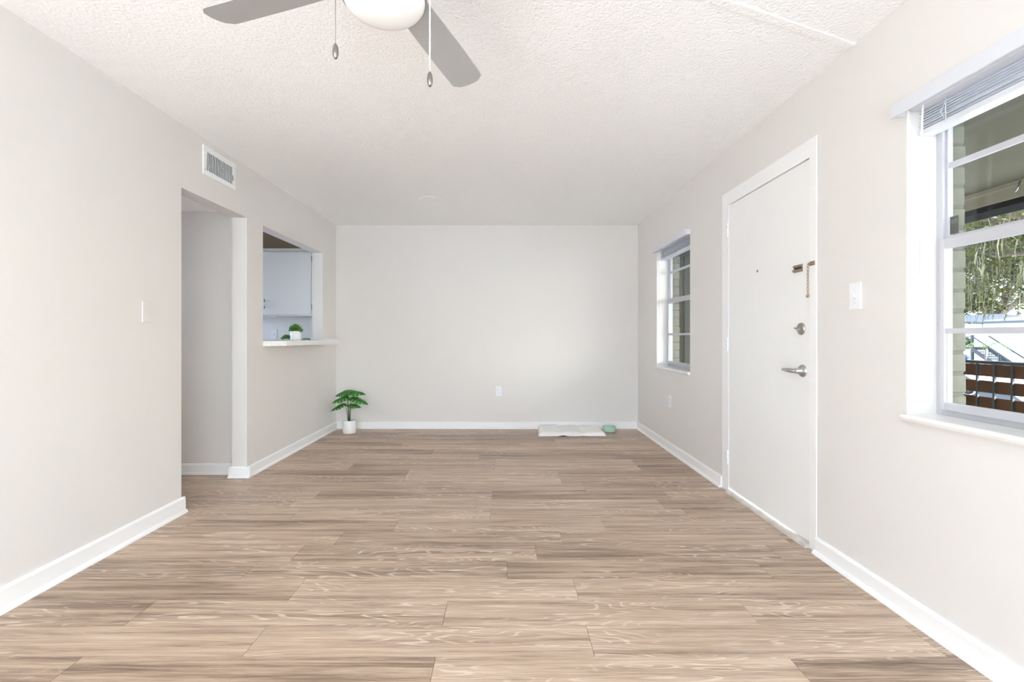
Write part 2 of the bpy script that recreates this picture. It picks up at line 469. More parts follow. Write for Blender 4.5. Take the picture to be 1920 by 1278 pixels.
# ------------------------------------------------------------------ windows
def make_window(name, w, n):
    y0, y1 = w; z0, z1 = WZ
    t = empty(name, (XW, (y0 + y1) / 2, z0), 'structure')
    xa, xb = 1.712, 1.752                    # frame depth
    fw = .028
    MB().box(xa, xb, y0, y0 + fw, z0, z1).box(xa, xb, y1 - fw, y1, z0, z1).box(xa, xb, y0 + fw, y1 - fw, z1 - fw, z1) \
        .box(xa, xb, y0 + fw, y1 - fw, z0, z0 + .022).build('window_frame', M['alu'], t, bevel=.002)
    ya, yb = y0 + fw, y1 - fw
    zm = 1.468
    # lower sash in front, upper sash behind it
    sx = (1.700, 1.722)
    def sash(nm, sx, za, zb, bot, top, st, mid):
        MB().box(sx[0], sx[1], ya, ya + st, za, zb).box(sx[0], sx[1], yb - st, yb, za, zb) \
            .box(sx[0], sx[1], ya + st, yb - st, za, za + bot).box(sx[0], sx[1], ya + st, yb - st, zb - top, zb).build(nm, M['alu'], t, bevel=.002)
        xg = (sx[0] + sx[1]) / 2
        box('muntin', M['alu'], t, sx[0] + .003, sx[1] - .003, ya + st, yb - st, mid - .011, mid + .011, bevel=.0015)
        box('pane', M['glass'], t, xg - .002, xg + .002, ya + st, yb - st, za + bot, mid - .011)
        box('pane', M['glass'], t, xg - .002, xg + .002, ya + st, yb - st, mid + .011, zb - top)
    sash('lower_sash', sx, z0 + .022, zm + .018, .030, .040, .020, 1.128)
    sash('upper_sash', (1.724, 1.744), zm + .004, z1 - fw, .026, .02, .010, 1.771)
    # marble stool, nosing slightly proud of the wall
    b = MB()
    prof = [(XR - .022, z0 - .022), (XR - .026, z0 - .012), (XR - .024, z0 - .003), (XR - .018, z0), (1.712, z0), (1.712, z0 - .028), (XR, z0 - .028), (XR - .016, z0 - .028)]
    b.extrude(prof, lambda a, z: (a, y0 - .004, z), lambda a, z: (a, y1 + .004, z))
    b.build('window_sill', M['sill'], t)
    if n == 1:                               # dark maker's sticker in the corner of the upper sash glass
        xg = 1.732
        s = box('sticker', M['sticker'], t, xg - .0012, xg - .0002, yb - .046, yb - .011, 1.502, 1.571)
        for k in range(3):
            box('print_line', M['stickertext'], s, xg - .0016, xg - .0011, yb - .042, yb - .016, 1.556 - k * .006, 1.558 - k * .006)
    return t
make_window('window_1', WIN[0], 1)
make_window('window_2', WIN[1], 2)

# blinds
def make_blind(w, label):
    y0, y1 = w[0] + .006, w[1] - .006
    t = thing('window_blind', (1.64, (w[0] + w[1]) / 2, 1.895), label, 'blind', 'raised blinds on the windows')
    MB().extrude([(1.545, 1.978), (1.549, 2.035), (1.556, 2.035), (1.553, 1.978)], lambda a, z: (a, w[0] - .012, z), lambda a, z: (a, w[1] + .02, z)) \
        .box(1.556, 1.60, w[1] + .012, w[1] + .02, 1.985, 2.03).box(1.556, 1.60, w[0] - .012, w[0] - .004, 1.985, 2.03).build('valance', M['blind'], t, bevel=.0015)
    box('headrail', M['blind'], t, 1.602, 1.690, y0, y1, 1.995, 2.036, bevel=.003)
    rr = random.Random(2)
    for k in range(7):
        z = 1.9235 + k * .0098
        dx, dz = rr.uniform(-.004, .004), rr.uniform(-.0012, .0012)
        b = MB(); prof = [(1.640 + dx + .050 * q / 4, z + .0025 * math.sin(PI * q / 4)) for q in range(5)]
        prof += [(a, c + .0028) for a, c in reversed(prof)]
        b.extrude(prof, lambda a, c: (a, y0, c - dz), lambda a, c: (a, y1, c + dz))
        b.build('slat', M['blind'], t)
    box('bottom_rail', M['blind'], t, 1.638, 1.694, y0, y1, 1.898, 1.918, bevel=.003)
    for yy in (y0 + .12, (y0 + y1) / 2, y1 - .12):
        MB().tube([(1.6345, yy, 1.90), (1.633, yy, 1.95), (1.634, yy, 1.995)], .0016, 5).tube([(1.634, yy + .004, 1.915), (1.627, yy + .012, 1.945), (1.634, yy + .002, 1.98)], .0012, 5) \
            .build('ladder_cord', M['blind'], t)
    wd = MB().tube([(1.605, y1 - .055, 1.985), (1.603, y1 - .054, 1.93), (1.600, y1 - .052, 1.345)], .0042, 6).build('tilt_wand', M['plate'], t)
    MB().tube([(1.612, y1 - .055, 2.0), (1.606, y1 - .055, 1.995), (1.605, y1 - .055, 1.98)], .003, 6).build('wand_hook', M['plate'], wd)
    return t
make_blind(WIN[0], 'white slat blind drawn up at the window beside the light switch')
make_blind(WIN[1], 'white slat blind drawn up at the window between entry door and back wall')

# ------------------------------------------------------------------ entry door
d1 = empty('door_1', (XR, (DOOR[0] + DOOR[1]) / 2, 0), 'structure')
MB().box(1.5935, 1.642, DOOR[0] + .002, DOOR[1] - .002, .032, DZ - .004).build('door_leaf', M['door'], d1, bevel=.002)
c0, c1 = DOOR[0] - .056, DOOR[1] + .100
cx = (1.581, XW)
MB().box(1.5905, XR + .02, c0, DOOR[0], 0, DZ + .096).box(1.5905, XR + .02, DOOR[1], c1, 0, DZ + .096).box(1.5905, XR + .02, DOOR[0], DOOR[1], DZ + .002, DZ + .096) \
    .build('door_casing', M['trim'], d1, bevel=.0015)
MB().box(1.6445, XW, DOOR[0] - .019, DOOR[0] + .012, .02, DZ).box(1.6445, XW, DOOR[1] - .012, DOOR[1] + .019, .02, DZ).box(1.6445, XW, DOOR[0] + .012, DOOR[1] - .012, DZ - .012, DZ + .019) \
    .build('door_stop', M['trim'], d1)
M['thresh'] = mat('worn_threshold', (.62, .59, .54), .55, var=.22, vscale=9)
MB().extrude([(1.566, 0), (1.570, .014), (1.590, .019), (1.70, .019), (1.70, 0)], lambda a, z: (a, DOOR[0] + .002, z), lambda a, z: (a, DOOR[1] - .002, z)) \
    .build('threshold', M['thresh'], d1)
for z in (1.866, 1.05, .243):
    h = MB()
    for k in range(3): h.lathe([(0, k * .034), (.0055, k * .034), (.0055, k * .034 + .031), (0, k * .034 + .031)], (1.587, DOOR[1] + .008, z - .05), 10)
    h.box(1.5875, 1.591, DOOR[1] - .002, DOOR[1] + .03, z - .05, z + .05)
    hg = h.build('hinge', M['trim'], d1)
    for k in (-.03, 0, .03):
        MB().lathe([(0, 0), (.0045, 0), (.004, .0012), (0, .0015)], (1.5875, DOOR[1] + .021, z + k), 8, (-1, 0, 0)).build('screw', M['nickel'], hg)
XF = 1.5935
MB().lathe([(0, .002), (.004, .002), (.0075, .0025), (.008, 0)], (XF, 3.03, 1.108 + 122 * 3.03 / 900), 14, (-1, 0, 0)).build('peephole', M['nickel'], d1)
def dpt(px, py, x=XF):                       # a point on the door face from its pixel
    y = x * 900 / (px - 947); return y, EYE - (py - 630) * y / 900
# deadbolt
y, z = dpt(1503, 616)
db = MB().lathe([(.033, 0), (.033, .004), (.030, .009), (.024, .011), (0, .011)], (XF, y, z), 28, (-1, 0, 0)).build('deadbolt', M['bolt'], d1)
MB().lathe([(.011, .010), (.011, .016), (0, .016)], (XF, y, z), 16, (-1, 0, 0)).obox((XF - .024, y, z), (1, 0, 0), (0, .97, .25), (0, -.25, .97), .009, .018, .004).build('thumb_turn', M['bolt'], db, bevel=.002)
# lever
y, z = dpt(1506, 695)
lv = MB().lathe([(.034, 0), (.034, .004), (.030, .010), (.018, .013), (.0145, .016), (.0135, .045), (0, .045)], (XF, y, z), 28, (-1, 0, 0)).build('handle_rosette', M['chrome'], d1)
MB().tube([(XF - .046, y - .012, z), (XF - .050, y + .02, z), (XF - .050, y + .06, z + .001), (XF - .046, y + .105, z + .001), (XF - .040, y + .118, z + .001)], [.011, .0125, .0115, .009, .006], 12).build('lever', M['chrome'], lv)
MB().lathe([(.004, .046), (.004, .049), (0, .049)], (XF, y, z), 10, (-1, 0, 0)).build('lock_button', M['black'], lv)
# chain lock: slotted keeper on the leaf, chain hanging from the casing
y, z = dpt(1497, 503)
kp = MB().box(XF - .003, XF, y - .040, y + .040, z - .020, z + .020).box(XF - .011, XF - .003, y - .040, y + .034, z + .006, z + .016).box(XF - .011, XF - .003, y - .034, y + .040, z - .016, z - .006) \
    .build('chain_keeper', M['brass'], d1, bevel=.001)
box('keeper_slot', M['dark'], kp, XF - .0035, XF - .0028, y - .030, y + .030, z - .005, z + .005)
XC = 1.5905
y, z = dpt(1522, 494, XC)
cm = MB().box(XC - .004, XC, y - .028, y + .018, z - .010, z + .012).lathe([(.006, .004), (.006, .010), (0, .011)], (XC, y - .012, z), 10, (-1, 0, 0)).lathe([(.006, .004), (.006, .010), (0, .011)], (XC, y + .006, z), 10, (-1, 0, 0)) \
    .build('chain_mount', M['brass'], d1, bevel=.0015)
yy = y + .020
for k in range(9):
    zc = z - .008 - k * .0175
    n = 12
    if k % 2: pts = [(XC - .008 + .0045 * math.cos(2 * PI * q / n), yy, zc + .0115 * math.sin(2 * PI * q / n)) for q in range(n + 1)]
    else: pts = [(XC - .008, yy + .0045 * math.cos(2 * PI * q / n), zc + .0115 * math.sin(2 * PI * q / n)) for q in range(n + 1)]
    MB().tube(pts, .0015, 5, False).build('chain_link', M['brass'], cm)
MB().lathe([(0, -.008), (.006, -.006), (.008, 0), (.006, .006), (0, .008)], (XC - .009, yy, z - .008 - 9 * .0175), 10).build('chain_end', M['brass'], cm)

# ------------------------------------------------------------------ ceiling fan
FX, FY = -.358, 1.425
fan = thing('ceiling_fan', (FX, FY, H), 'white ceiling fan with silver grey blades and an opal light bowl', 'ceiling fan')
MB().lathe([(0, 0), (.085, 0), (.082, -.045), (.06, -.075), (.045, -.085), (0, -.085)], (FX, FY, H), 36).build('canopy', M['chrome'], fan)
MB().lathe([(0, -.08), (.045, -.085), (.115, -.105), (.135, -.135), (.135, -.205), (.118, -.232), (.07, -.245), (0, -.245)], (FX, FY, H), 40).build('motor_housing', M['chrome'], fan)
MB().lathe([(.06, -.24), (.085, -.262), (.121, -.296), (.1262, -.322), (.1255, -.334), (.119, -.336), (.115, -.326), (.05, -.31)], (FX, FY, H), 40).build('light_kit_rim', M['chrome'], fan)
prof = [(.1195 * math.cos(a), -.334 - .054 * math.sin(a)) for a in [k * PI / 2 / 12 for k in range(13)]]
MB().lathe(prof, (FX, FY, H), 44).build('light_bowl', M['globe'], fan)
ZB = 2.19
for ang in (72, 162, 252, 342):
    a = math.radians(ang); d = Vector((math.cos(a), math.sin(a), 0)); sd = Vector((-d.y, d.x, 0))
    pit = math.radians(-12)
    up = Vector((0, 0, 1)); sp = sd * math.cos(pit) + up * math.sin(pit); nr = d.cross(sp)
    # outline: distance along d, half-widths either side
    top, botm = [], []
    for q in range(25):
        u = q / 24; r = .155 + u * .505
        w = .053 + .012 * math.sin(min(1, u * 1.1) * PI * .5)
        if u > .93: w -= .022 * (1 - math.sqrt(max(0.0, 1 - ((u - .93) / .07) ** 2)))
        top.append((r, w)); botm.append((r, -w))
    poly = top + [(.666, .02), (.668, 0), (.666, -.02)] + botm[::-1]
    cz = Vector((FX, FY, ZB))
    bl = MB().extrude(poly, lambda r, s: cz + d * r + sp * s - nr * .003, lambda r, s: cz + d * r + sp * s + nr * .003).build('blade', M['fanblade'], fan)
    ir = MB().extrude([(.10, .016), (.17, .026), (.215, .03), (.225, 0), (.215, -.03), (.17, -.026), (.10, -.016)], lambda r, s: cz + d * r + sp * s + nr * .0035, lambda r, s: cz + d * r + sp * s + nr * .008).build('blade_iron', M['chrome'], bl)
    MB().bar(cz + d * .09 + Vector((0, 0, .02)), cz + d * .135 + nr * .005, .03, .006).build('iron_arm', M['chrome'], bl)
def chain(px, y, ftop, fbot, name):
    x = (px - 947) * y / 900
    zt, zb = EYE + (630 - ftop) * y / 900, EYE + (630 - fbot) * y / 900
    return x, y, zt, zb
# right chain: beaded upper length on a short arm, thin cord below
x, y, zt, zb = chain(806, 1.40, 135, 163, '')
MB().tube([(FX + .112, FY, H - .315), (x - .006, y, H - .322), (x, y, H - .335)], .0035, 8).build('chain_arm', M['chrome'], fan)
pc = MB()
zz = H - .335; zmid = EYE + (630 - 110) * y / 900
while zz > zmid: pc.lathe([(0, -.0028), (.0022, -.0016), (.0028, 0), (.0022, .0016), (0, .0028)], (x, y, zz), 6); zz -= .0058
pcn = pc.tube([(x, y, H - .335), (x, y, zt)], .0008, 5).build('pull_chain', M['trim'], fan)
fob = [(0, 0), (.0035, .001), (.0062, .006), (.0082, .014), (.0085, .022), (.0070, .034), (.0045, .041), (.0022, .0445), (0, .045)]
MB().lathe(fob, (x, y, zb), 18).build('chain_fob', M['nickel'], pcn)
x, y, zt, zb = chain(629, 1.37, 82, 111, '')
pcn = MB().tube([(x, y, H - .31), (x, y, zt)], .0009, 5).tube([(FX - .09, y + .01, H - .30), (x, y, H - .31)], .003, 6).build('pull_chain', M['nickel'], fan)
MB().lathe(fob, (x, y, zb), 18).build('chain_fob', M['nickel'], pcn)

# flat cable raceway running over the ceiling from the wall to the fan
p, q = Vector((XR, 2.205, H - .0025)), Vector((FX + .08, FY + .033, H - .0025))
rw = MB().bar(p, q, .042, .005).build('cable_raceway', M['ceiling'], bevel=.002)
tag(rw, 'flat white cable raceway crossing the ceiling towards the fan', 'raceway')
# round cover on the ceiling
dc = thing('ceiling_cover', (-.733, 4.66, H), 'low round white cover disc on the ceiling near the back wall', 'ceiling cover')
MB().lathe([(.098, 0), (.098, -.003), (.090, -.006), (.05, -.008), (0, -.009)], (-.733, 4.66, H), 40).build('disc', M['ceiling'], dc)
MB().lathe([(.012, -.008), (.011, -.011), (0, -.012)], (-.733, 4.66, H), 14).build('screw_cap', M['trim'], dc)

# ------------------------------------------------------------------ air vent on the left wall
vt = thing('air_vent', (XL, 3.41, 2.2), 'white wall register with upright louvres above the hall opening', 'air vent')
va, vb, vz0, vz1 = 3.217, 3.603, 2.198, 2.396
fr = MB().box(XL, XL + .009, va, vb, vz0, vz0 + .036).box(XL, XL + .009, va, vb, vz1 - .036, vz1).box(XL, XL + .009, va, va + .036, vz0 + .036, vz1 - .036).box(XL, XL + .009, vb - .036, vb, vz0 + .036, vz1 - .036)
fr.build('vent_frame', M['trim'], vt, bevel=.003)
box('duct_backing', M['duct'], vt, XL + .0002, XL + .001, va + .036, vb - .036, vz0 + .036, vz1 - .036)
nv = 17
vm = None
for k in range(nv):
    yy = va + .043 + k * (vb - va - .086) / (nv - 1)
    if vm is None:
        vm = MB().obox((XL + .0055, yy, (vz0 + vz1) / 2), (.80, -.60, 0), (.60, .80, 0), (0, 0, 1), .0052, .0015, (vz1 - vz0 - .072) / 2).build('louvre', M['trim'], vt)
        base_y = yy
    else: share(vm, 'louvre', (0, yy - base_y, 0), vt)
MB().bar((XL + .012, vb - .042, 2.26), (XL + .012, vb - .042, 2.30), .004, .004, (1, 0, 0)).build('damper_lever', M['nickel'], vt)

# ------------------------------------------------------------------ switch and outlet plates
def plate(name, c, nrm, label, cat, kind, m=None, group=None):
    m = m or M['plate']
    nrm = Vector(nrm); up = Vector((0, 0, 1)); sd = up.cross(nrm); c = Vector(c)
    t = thing(name, c, label, cat, group)
    MB().obox(c + nrm * .003, sd, up, nrm, .036, .060, .003).build('cover_plate', m, t, bevel=.002)
    if kind == 'outlet':
        for s in (-1, 1):
            r = MB().obox(c + nrm * .0072 + up * (s * .0195), sd, up, nrm, .0165, .0145, .0012).build('receptacle', m, t, bevel=.003)
            g = MB()
            for k in (-1, 1): g.obox(c + nrm * .0086 + up * (s * .0195 + .003) + sd * (k * .006), sd, up, nrm, .001, .0038, .0004)
            g.obox(c + nrm * .0086 + up * (s * .0195 - .007), sd, up, nrm, .0018, .0018, .0004).build('slot', M['dark'], r)
        MB().lathe([(.003, .006), (.0028, .0072), (0, .0074)], c, 10, nrm).build('screw', m, t)
    elif kind == 'switch':
        MB().obox(c + nrm * .0066, sd, up, nrm, .0055, .0125, .0008).build('toggle_slot', M['cabedge'], t)
        MB().obox(c + nrm * .011 + up * .003, sd, (up + nrm * .5).normalized(), (nrm - up * .5).normalized(), .0042, .0085, .004).build('toggle', m, t, bevel=.001)
        for s in (-1, 1): MB().lathe([(.0035, .006), (.003, .0075), (0, .0078)], c + up * (s * .030), 10, nrm).build('screw', M['cabedge'], t)
    else:
        for s in (-1, 1): MB().lathe([(.0035, .006), (.003, .0072), (0, .0074)], c + up * (s * .042), 10, nrm).build('screw', m, t)
    return t
plate('light_switch', (XR, 2.181, 1.29), (-1, 0, 0), 'white toggle light switch on the wall beside the entry door', 'light switch', 'switch')
plate('wall_outlet', (-.077, YB, .448), (0, -1, 0), 'white double outlet in the middle of the back wall', 'outlet', 'outlet')
plate('wall_outlet', (XR, 4.63, .48), (-1, 0, 0), 'white outlet plate below the window between door and back wall', 'outlet', 'outlet')
plate('blank_plate', (XL, 2.718, 1.245), (1, 0, 0), 'blank cover plate painted like the wall beside the hall opening', 'cover plate', 'blank', M['wall'])
plate('kitchen_switch', ((514 - 947) * YB / 900, YB, EYE + 3.5 * YB / 900), (0, -1, 0), 'white switch plate on the kitchen wall under the cabinet', 'light switch', 'switch')

# ------------------------------------------------------------------ kitchen: counter, cabinet
cz0, cz1 = CT, 1.068
b = MB()
pts = [(-2.42, PASS[0] + .003), (XL - .001, PASS[0] + .003), (XL + .10, PASS[0] + .012), (XL + .150, PASS[0] + .10), (XL + .178, PASS[0] + .35), (XL + .187, PASS[0] + .75), (XL + .187, PASS[1] - .004), (-2.42, PASS[1] - .004)]
b.extrude(pts, lambda a, c: (a, c, cz0), lambda a, c: (a, c, cz1))
ct = b.build('pass_through_counter', M['counter'], bevel=.004, seg=3)
tag(ct, 'white speckled counter ledge jutting out of the kitchen pass-through', 'counter')

kc = thing('kitchen_cabinet', (-2.6, 5.6, 1.338), 'white flat-front wall cabinet seen through the pass-through', 'cabinet')
cy = 5.47
cxa, cxb = -3.10, -2.165
box('carcass', M['cabedge'], kc, cxa, cxb, cy, YB - .002, 1.338, 2.108)
kd = box('cabinet_door', M['cab'], kc, -2.82, -2.203, cy - .020, cy - .001, 1.352, 2.066, bevel=.002)
hd = MB(); hx = (500 - 947) * cy / 900
hd.tube([(hx, cy - .050, 1.42), (hx, cy - .050, 1.53)], .0055, 10)
for zz in (1.437, 1.513): hd.tube([(hx, cy - .018, zz), (hx, cy - .050, zz)], .0042, 8)
hd.build('bar_handle', M['chrome'], kd)
box('cabinet_door', M['cab'], kc, cxa + .01, -2.83, cy - .020, cy - .001, 1.352, 2.066, bevel=.002)
for zz in (1.44, 1.985):
    MB().box(-2.2, -2.178, cy - .012, cy - .0005, zz - .03, zz + .03).tube([(-2.199, cy - .014, zz - .025), (-2.199, cy - .014, zz + .025)], .005, 8).build('cabinet_hinge', M['brass'], kc)
ul = MB().box(-2.95, -2.64, cy + .05, cy + .075, 1.326, 1.3375).build('under_cabinet_light', M['trim'])
tag(ul, 'slim white strip light fixed under the kitchen wall cabinet', 'strip light')

# ------------------------------------------------------------------ plants
def leaf_geo(b, base, d, up, L, W, droop, lobes=5, split=.5):
    """monstera leaf: heart-shaped blade with side splits; base = where the stem meets it"""
    base, d, up = Vector(base), Vector(d).normalized(), Vector(up).normalized()
    sd = d.cross(up).normalized(); up = sd.cross(d)
    NU, NV = 30, 4
    for s in (-1, 1):
        idx = {}
        vv, ff = [], []
        for i in range(NU + 1):
            u = i / NU
            w = W * (math.sin(PI * min(1, u * .93 + .07) ** .72) ** .8) if u < 1 else 0
            for j in range(NV + 1):
                v = j / NV
                # lobes sweep forward, base lobes sweep back
                x = L * (u - .02) + L * .14 * v * (u - .22) - L * .16 * v * max(0, .3 - u) / .3
                y = w * v
                z = -droop * L * (u ** 2) - .22 * W * v * v + .03 * L * math.sin(u * 9) * v
                idx[i, j] = len(vv); vv.append(base + d * x + sd * (s * y) + up * z)
        for i in range(NU):
            ph = ((i / NU) * (lobes + .5)) % 1
            for j in range(NV):
                if j >= 2 and ph > .80 and .12 < i / NU < .88: continue
                q = (idx[i, j], idx[i + 1, j], idx[i + 1, j + 1], idx[i, j + 1])
                ff.append(q if s < 0 else q[::-1])
        b.add(vv, ff, True)
    return b
PX, PY = -1.784, 5.50
pm = thing('potted_monstera', (PX, PY, 0), 'small split-leaf plant in a white pot on the floor in the corner', 'potted plant')
pot = MB().lathe([(0, 0), (.066, 0), (.071, .004), (.073, .02), (.074, .144), (.0725, .147), (.068, .147), (.067, .130), (0, .130)], (PX, PY, 0), 40).build('plant_pot', M['pot'], pm)
MB().lathe([(.0675, .122), (.05, .131), (0, .134)], (PX, PY, 0), 24).build('soil', M['soil'], pm)
leaves = [  # tip direction (deg), leaf base offset (x, y, z), length, half-width, pitch, droop
    (5, (-.035, -.015, .475), .20, .075, .06, .22), (188, (-.02, .0, .478), .135, .07, -.12, .25),
    (198, (-.01, -.03, .420), .165, .070, -.18, .18), (-8, (.035, -.02, .405), .180, .068, -.13, .25),
    (212, (-.05, -.02, .335), .15, .050, -.22, .25), (-28, (.015, -.04, .330), .15, .050, .00, .15),
    (120, (.0, .05, .455), .15, .065, -.05, .25)]
for az, o, L, W, pit, dr in leaves:
    a = math.radians(az); d = Vector((math.cos(a) * math.cos(pit), math.sin(a) * math.cos(pit), math.sin(pit)))
    base = Vector((PX, PY, 0)) + Vector(o)
    up = Vector((0, 0, 1)) + Vector((rp.uniform(-.15, .15), -.35, 0))
    lf = leaf_geo(MB(), base, d, up, L, W, dr).build('leaf', M['monstera'], pm, solid=.0012)
    root = Vector((PX + o[0] * .25, PY + o[1] * .25, .128))
    MB().tube([root, root.lerp(base, .5) + Vector((o[0] * -.12, 0, .01)), base], [.0032, .0026, .002], 7).build('stem', M['stem'], lf)

def small_leaves(b, c, rx, ry, rz, n, size, rnd, low=-.2):
    c = Vector(c)
    for _ in range(n):
        th, u = rnd.uniform(0, 2 * PI), rnd.uniform(low, 1)
        rr = math.sqrt(max(0, 1 - u * u)) * rnd.uniform(.55, 1)
        p = c + Vector((rx * rr * math.cos(th), ry * rr * math.sin(th), rz * u * rnd.uniform(.6, 1)))
        d = Vector((rnd.uniform(-1, 1), rnd.uniform(-1, 1), rnd.uniform(-.3, 1))).normalized()
        s = d.orthogonal().normalized(); s = (s * math.cos(th) + d.cross(s) * math.sin(th)); L = size * rnd.uniform(.7, 1.3)
        up = d.cross(s)
        b.add([p, p + d * L * .5 + s * L * .42, p + d * L + up * L * .15, p + d * L * .5 - s * L * .42], [(0, 1, 2, 3)])
    return b
HX, HY = (554.5 - 947) * 4.62 / 900, 4.62
hp = thing('potted_herb', (HX, HY, cz1), 'small leafy green herb in a white cup pot on the pass-through counter', 'potted plant')
MB().lathe([(0, 0), (.044, 0), (.047, .003), (.0485, .088), (.047, .090), (.044, .088), (.043, .078), (0, .078)], (HX, HY, cz1), 32).build('plant_pot', M['pot'], hp)
rh = random.Random(11)
small_leaves(MB(), (HX, HY, cz1 + .093), .062, .055, .058, 420, .017, rh).build('foliage', M['herb'], hp, kind='stuff')
st = MB()
for k in range(14):
    a = rh.uniform(0, 2 * PI); r = rh.uniform(.01, .045)
    st.tube([(HX + .2 * r * math.cos(a), HY + .2 * r * math.sin(a), cz1 + .076), (HX + r * math.cos(a), HY + r * math.sin(a), cz1 + .13)], .0012, 5)
st.build('stem_cluster', M['stem'], hp, kind='stuff')
sx_, sy_ = (537 - 947) * 5.05 / 900, 5.05
sg = thing('leafy_sprig', (sx_, sy_, cz1), 'low trailing sprig of small green leaves lying behind the cup pot', 'sprig')
small_leaves(MB(), (sx_, sy_, cz1 + .012), .05, .06, .045, 150, .017, rh, 0).build('foliage', M['herb'], sg, kind='stuff')
MB().tube([(sx_ - .05, sy_, cz1 + .004), (sx_, sy_, cz1 + .012), (sx_ + .07, sy_ + .01, cz1 + .005)], .002, 6).build('stem', M['stem'], sg)
sx_, sy_ = (575 - 947) * 5.1 / 900, 5.1
sg = thing('leafy_sprig', (sx_, sy_, cz1), 'flat little sprig of leaves on the counter near the pass-through jamb', 'sprig')
small_leaves(MB(), (sx_, sy_, cz1 + .003), .05, .03, .012, 45, .014, rh, 0).build('foliage', M['herb'], sg, kind='stuff')
MB().tube([(sx_ - .05, sy_, cz1 + .003), (sx_, sy_, cz1 + .006), (sx_ + .045, sy_, cz1 + .004)], .0018, 6).build('stem', M['stem'], sg)

# ------------------------------------------------------------------ quilted mat and bowl by the back wall
mt = thing('quilted_mat', (.745, 5.49, 0), 'thick white quilted mat lying against the back wall', 'mat')
def mat_grid(zfun, inset, name, mtl, thick):
    nx, ny = 48, 22
    b = MB(); vv, ff = [], []
    for side in (0, 1):
        for j in range(ny + 1):
            for i in range(nx + 1):
                u, v = i / nx, j / ny
                xa, xb = .371 + .02 * v, 1.122 - .022 * v
                x = xa + inset + (xb - xa - 2 * inset) * u; y = 5.292 + inset + (5.705 - 5.292 - 2 * inset) * v
                zl, zt = zfun(u, v)
                vv.append((x, y, zt if side else zl))
    n1 = (nx + 1) * (ny + 1)
    for j in range(ny):
        for i in range(nx):
            a = j * (nx + 1) + i
            ff.append((a, a + nx + 1, a + nx + 2, a + 1)); ff.append((n1 + a, n1 + a + 1, n1 + a + nx + 2, n1 + a + nx + 1))
    for i in range(nx):
        a = i; ff.append((a, a + 1, n1 + a + 1, n1 + a)); a = ny * (nx + 1) + i; ff.append((a + 1, a, n1 + a, n1 + a + 1))
    for j in range(ny):
        a = j * (nx + 1); ff.append((a + nx + 1, a, n1 + a, n1 + a + nx + 1)); a += nx; ff.append((a, a + nx + 1, n1 + a + nx + 1, n1 + a))
    return b.add(vv, ff, True).build(name, mtl, mt)
def wave(u): return .011 * math.exp(-((u - .36) / .055) ** 2) + .003 * math.exp(-((u - .66) / .05) ** 2)
def ztop(u, v):
    e = min(1, min(u, 1 - u) / .045) ; g = min(1, min(v, 1 - v) / .10)
    edge = math.sqrt(max(0, 1 - (1 - e) ** 2)) * math.sqrt(max(0, 1 - (1 - g) ** 2))
    seam = min(abs(u - .345), abs(u - .655)) / .04
    s = 1 - .40 * math.exp(-seam * seam)
    lo = .004 + wave(u) * (1 - v)
    return lo, lo + .006 + (.034 + .018 * v + .004 * math.sin(u * 17) * math.sin(v * 5)) * edge * s
mat_grid(ztop, 0, 'quilt_top', M['fluff'], 0)
mat_grid(lambda u, v: (.0002, .0035 + wave(u) * (1 - v)), .006, 'underside', M['fluffdark'], 0)
bx_, by_ = 1.205, 5.55
bw = MB().lathe([(0, 0), (.060, 0), (.064, .004), (.078, .066), (.079, .070), (.075, .070), (.060, .012), (0, .010)], (bx_, by_, 0), 40).build('mint_bowl', M['mint'])
bw2 = MB().lathe([(.0615, 0), (.0655, 0), (.0665, .012), (.063, .012)], (bx_, by_, 0), 40).build('foot_ring', mat('bowl_base', (.30, .36, .26), .6), bw)
tag(bw, 'pale mint green bowl on the floor beside the quilted mat', 'bowl')

# ------------------------------------------------------------------ covered walkway outside
XRL = 3.70                                   # railing line
MB().box(XO1, 4.06, YR - .1, 6.6, -.30, -.10).build('floor_walkway', M['concrete'], origin=(0, 0, 0), kind='structure')
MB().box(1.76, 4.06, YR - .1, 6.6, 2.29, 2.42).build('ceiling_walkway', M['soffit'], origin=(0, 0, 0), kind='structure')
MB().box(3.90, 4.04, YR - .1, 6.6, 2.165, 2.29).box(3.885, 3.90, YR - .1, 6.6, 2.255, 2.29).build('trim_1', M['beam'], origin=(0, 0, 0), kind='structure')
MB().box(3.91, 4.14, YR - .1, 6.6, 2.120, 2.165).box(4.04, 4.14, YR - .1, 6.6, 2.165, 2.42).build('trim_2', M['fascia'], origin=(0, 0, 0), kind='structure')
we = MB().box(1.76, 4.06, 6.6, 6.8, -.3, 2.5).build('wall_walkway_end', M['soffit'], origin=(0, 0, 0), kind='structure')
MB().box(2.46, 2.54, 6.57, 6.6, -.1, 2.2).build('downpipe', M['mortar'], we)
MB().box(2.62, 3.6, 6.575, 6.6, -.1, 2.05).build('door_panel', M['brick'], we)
MB().box(3.92, 4.03, 4.8, 6.6, -.1, 2.12).build('wall_sun_block', M['brick'], origin=(0, 0, 0), kind='structure')  # unseen wall added to keep direct sun off the walkway end
hk = MB().tube([(3.893, 3.62, 2.29), (3.88, 3.62, 2.262), (3.872, 3.62, 2.235), (3.868, 3.625, 2.215), (3.872, 3.64, 2.205), (3.882, 3.65, 2.215)], .006, 8).build('hook', M['chrome'], origin=(3.88, 3.62, 2.2))
tag(hk, 'small metal screw hook under the walkway roof beam', 'hook')
rl = thing('walkway_railing', (XRL, 3, -.1), 'walkway railing of brown boards with black bars and top rail', 'railing')
MB().box(XRL - .03, XRL + .03, -.8, 6.55, .895, .919).build('top_rail', M['black'], rl, bevel=.003)
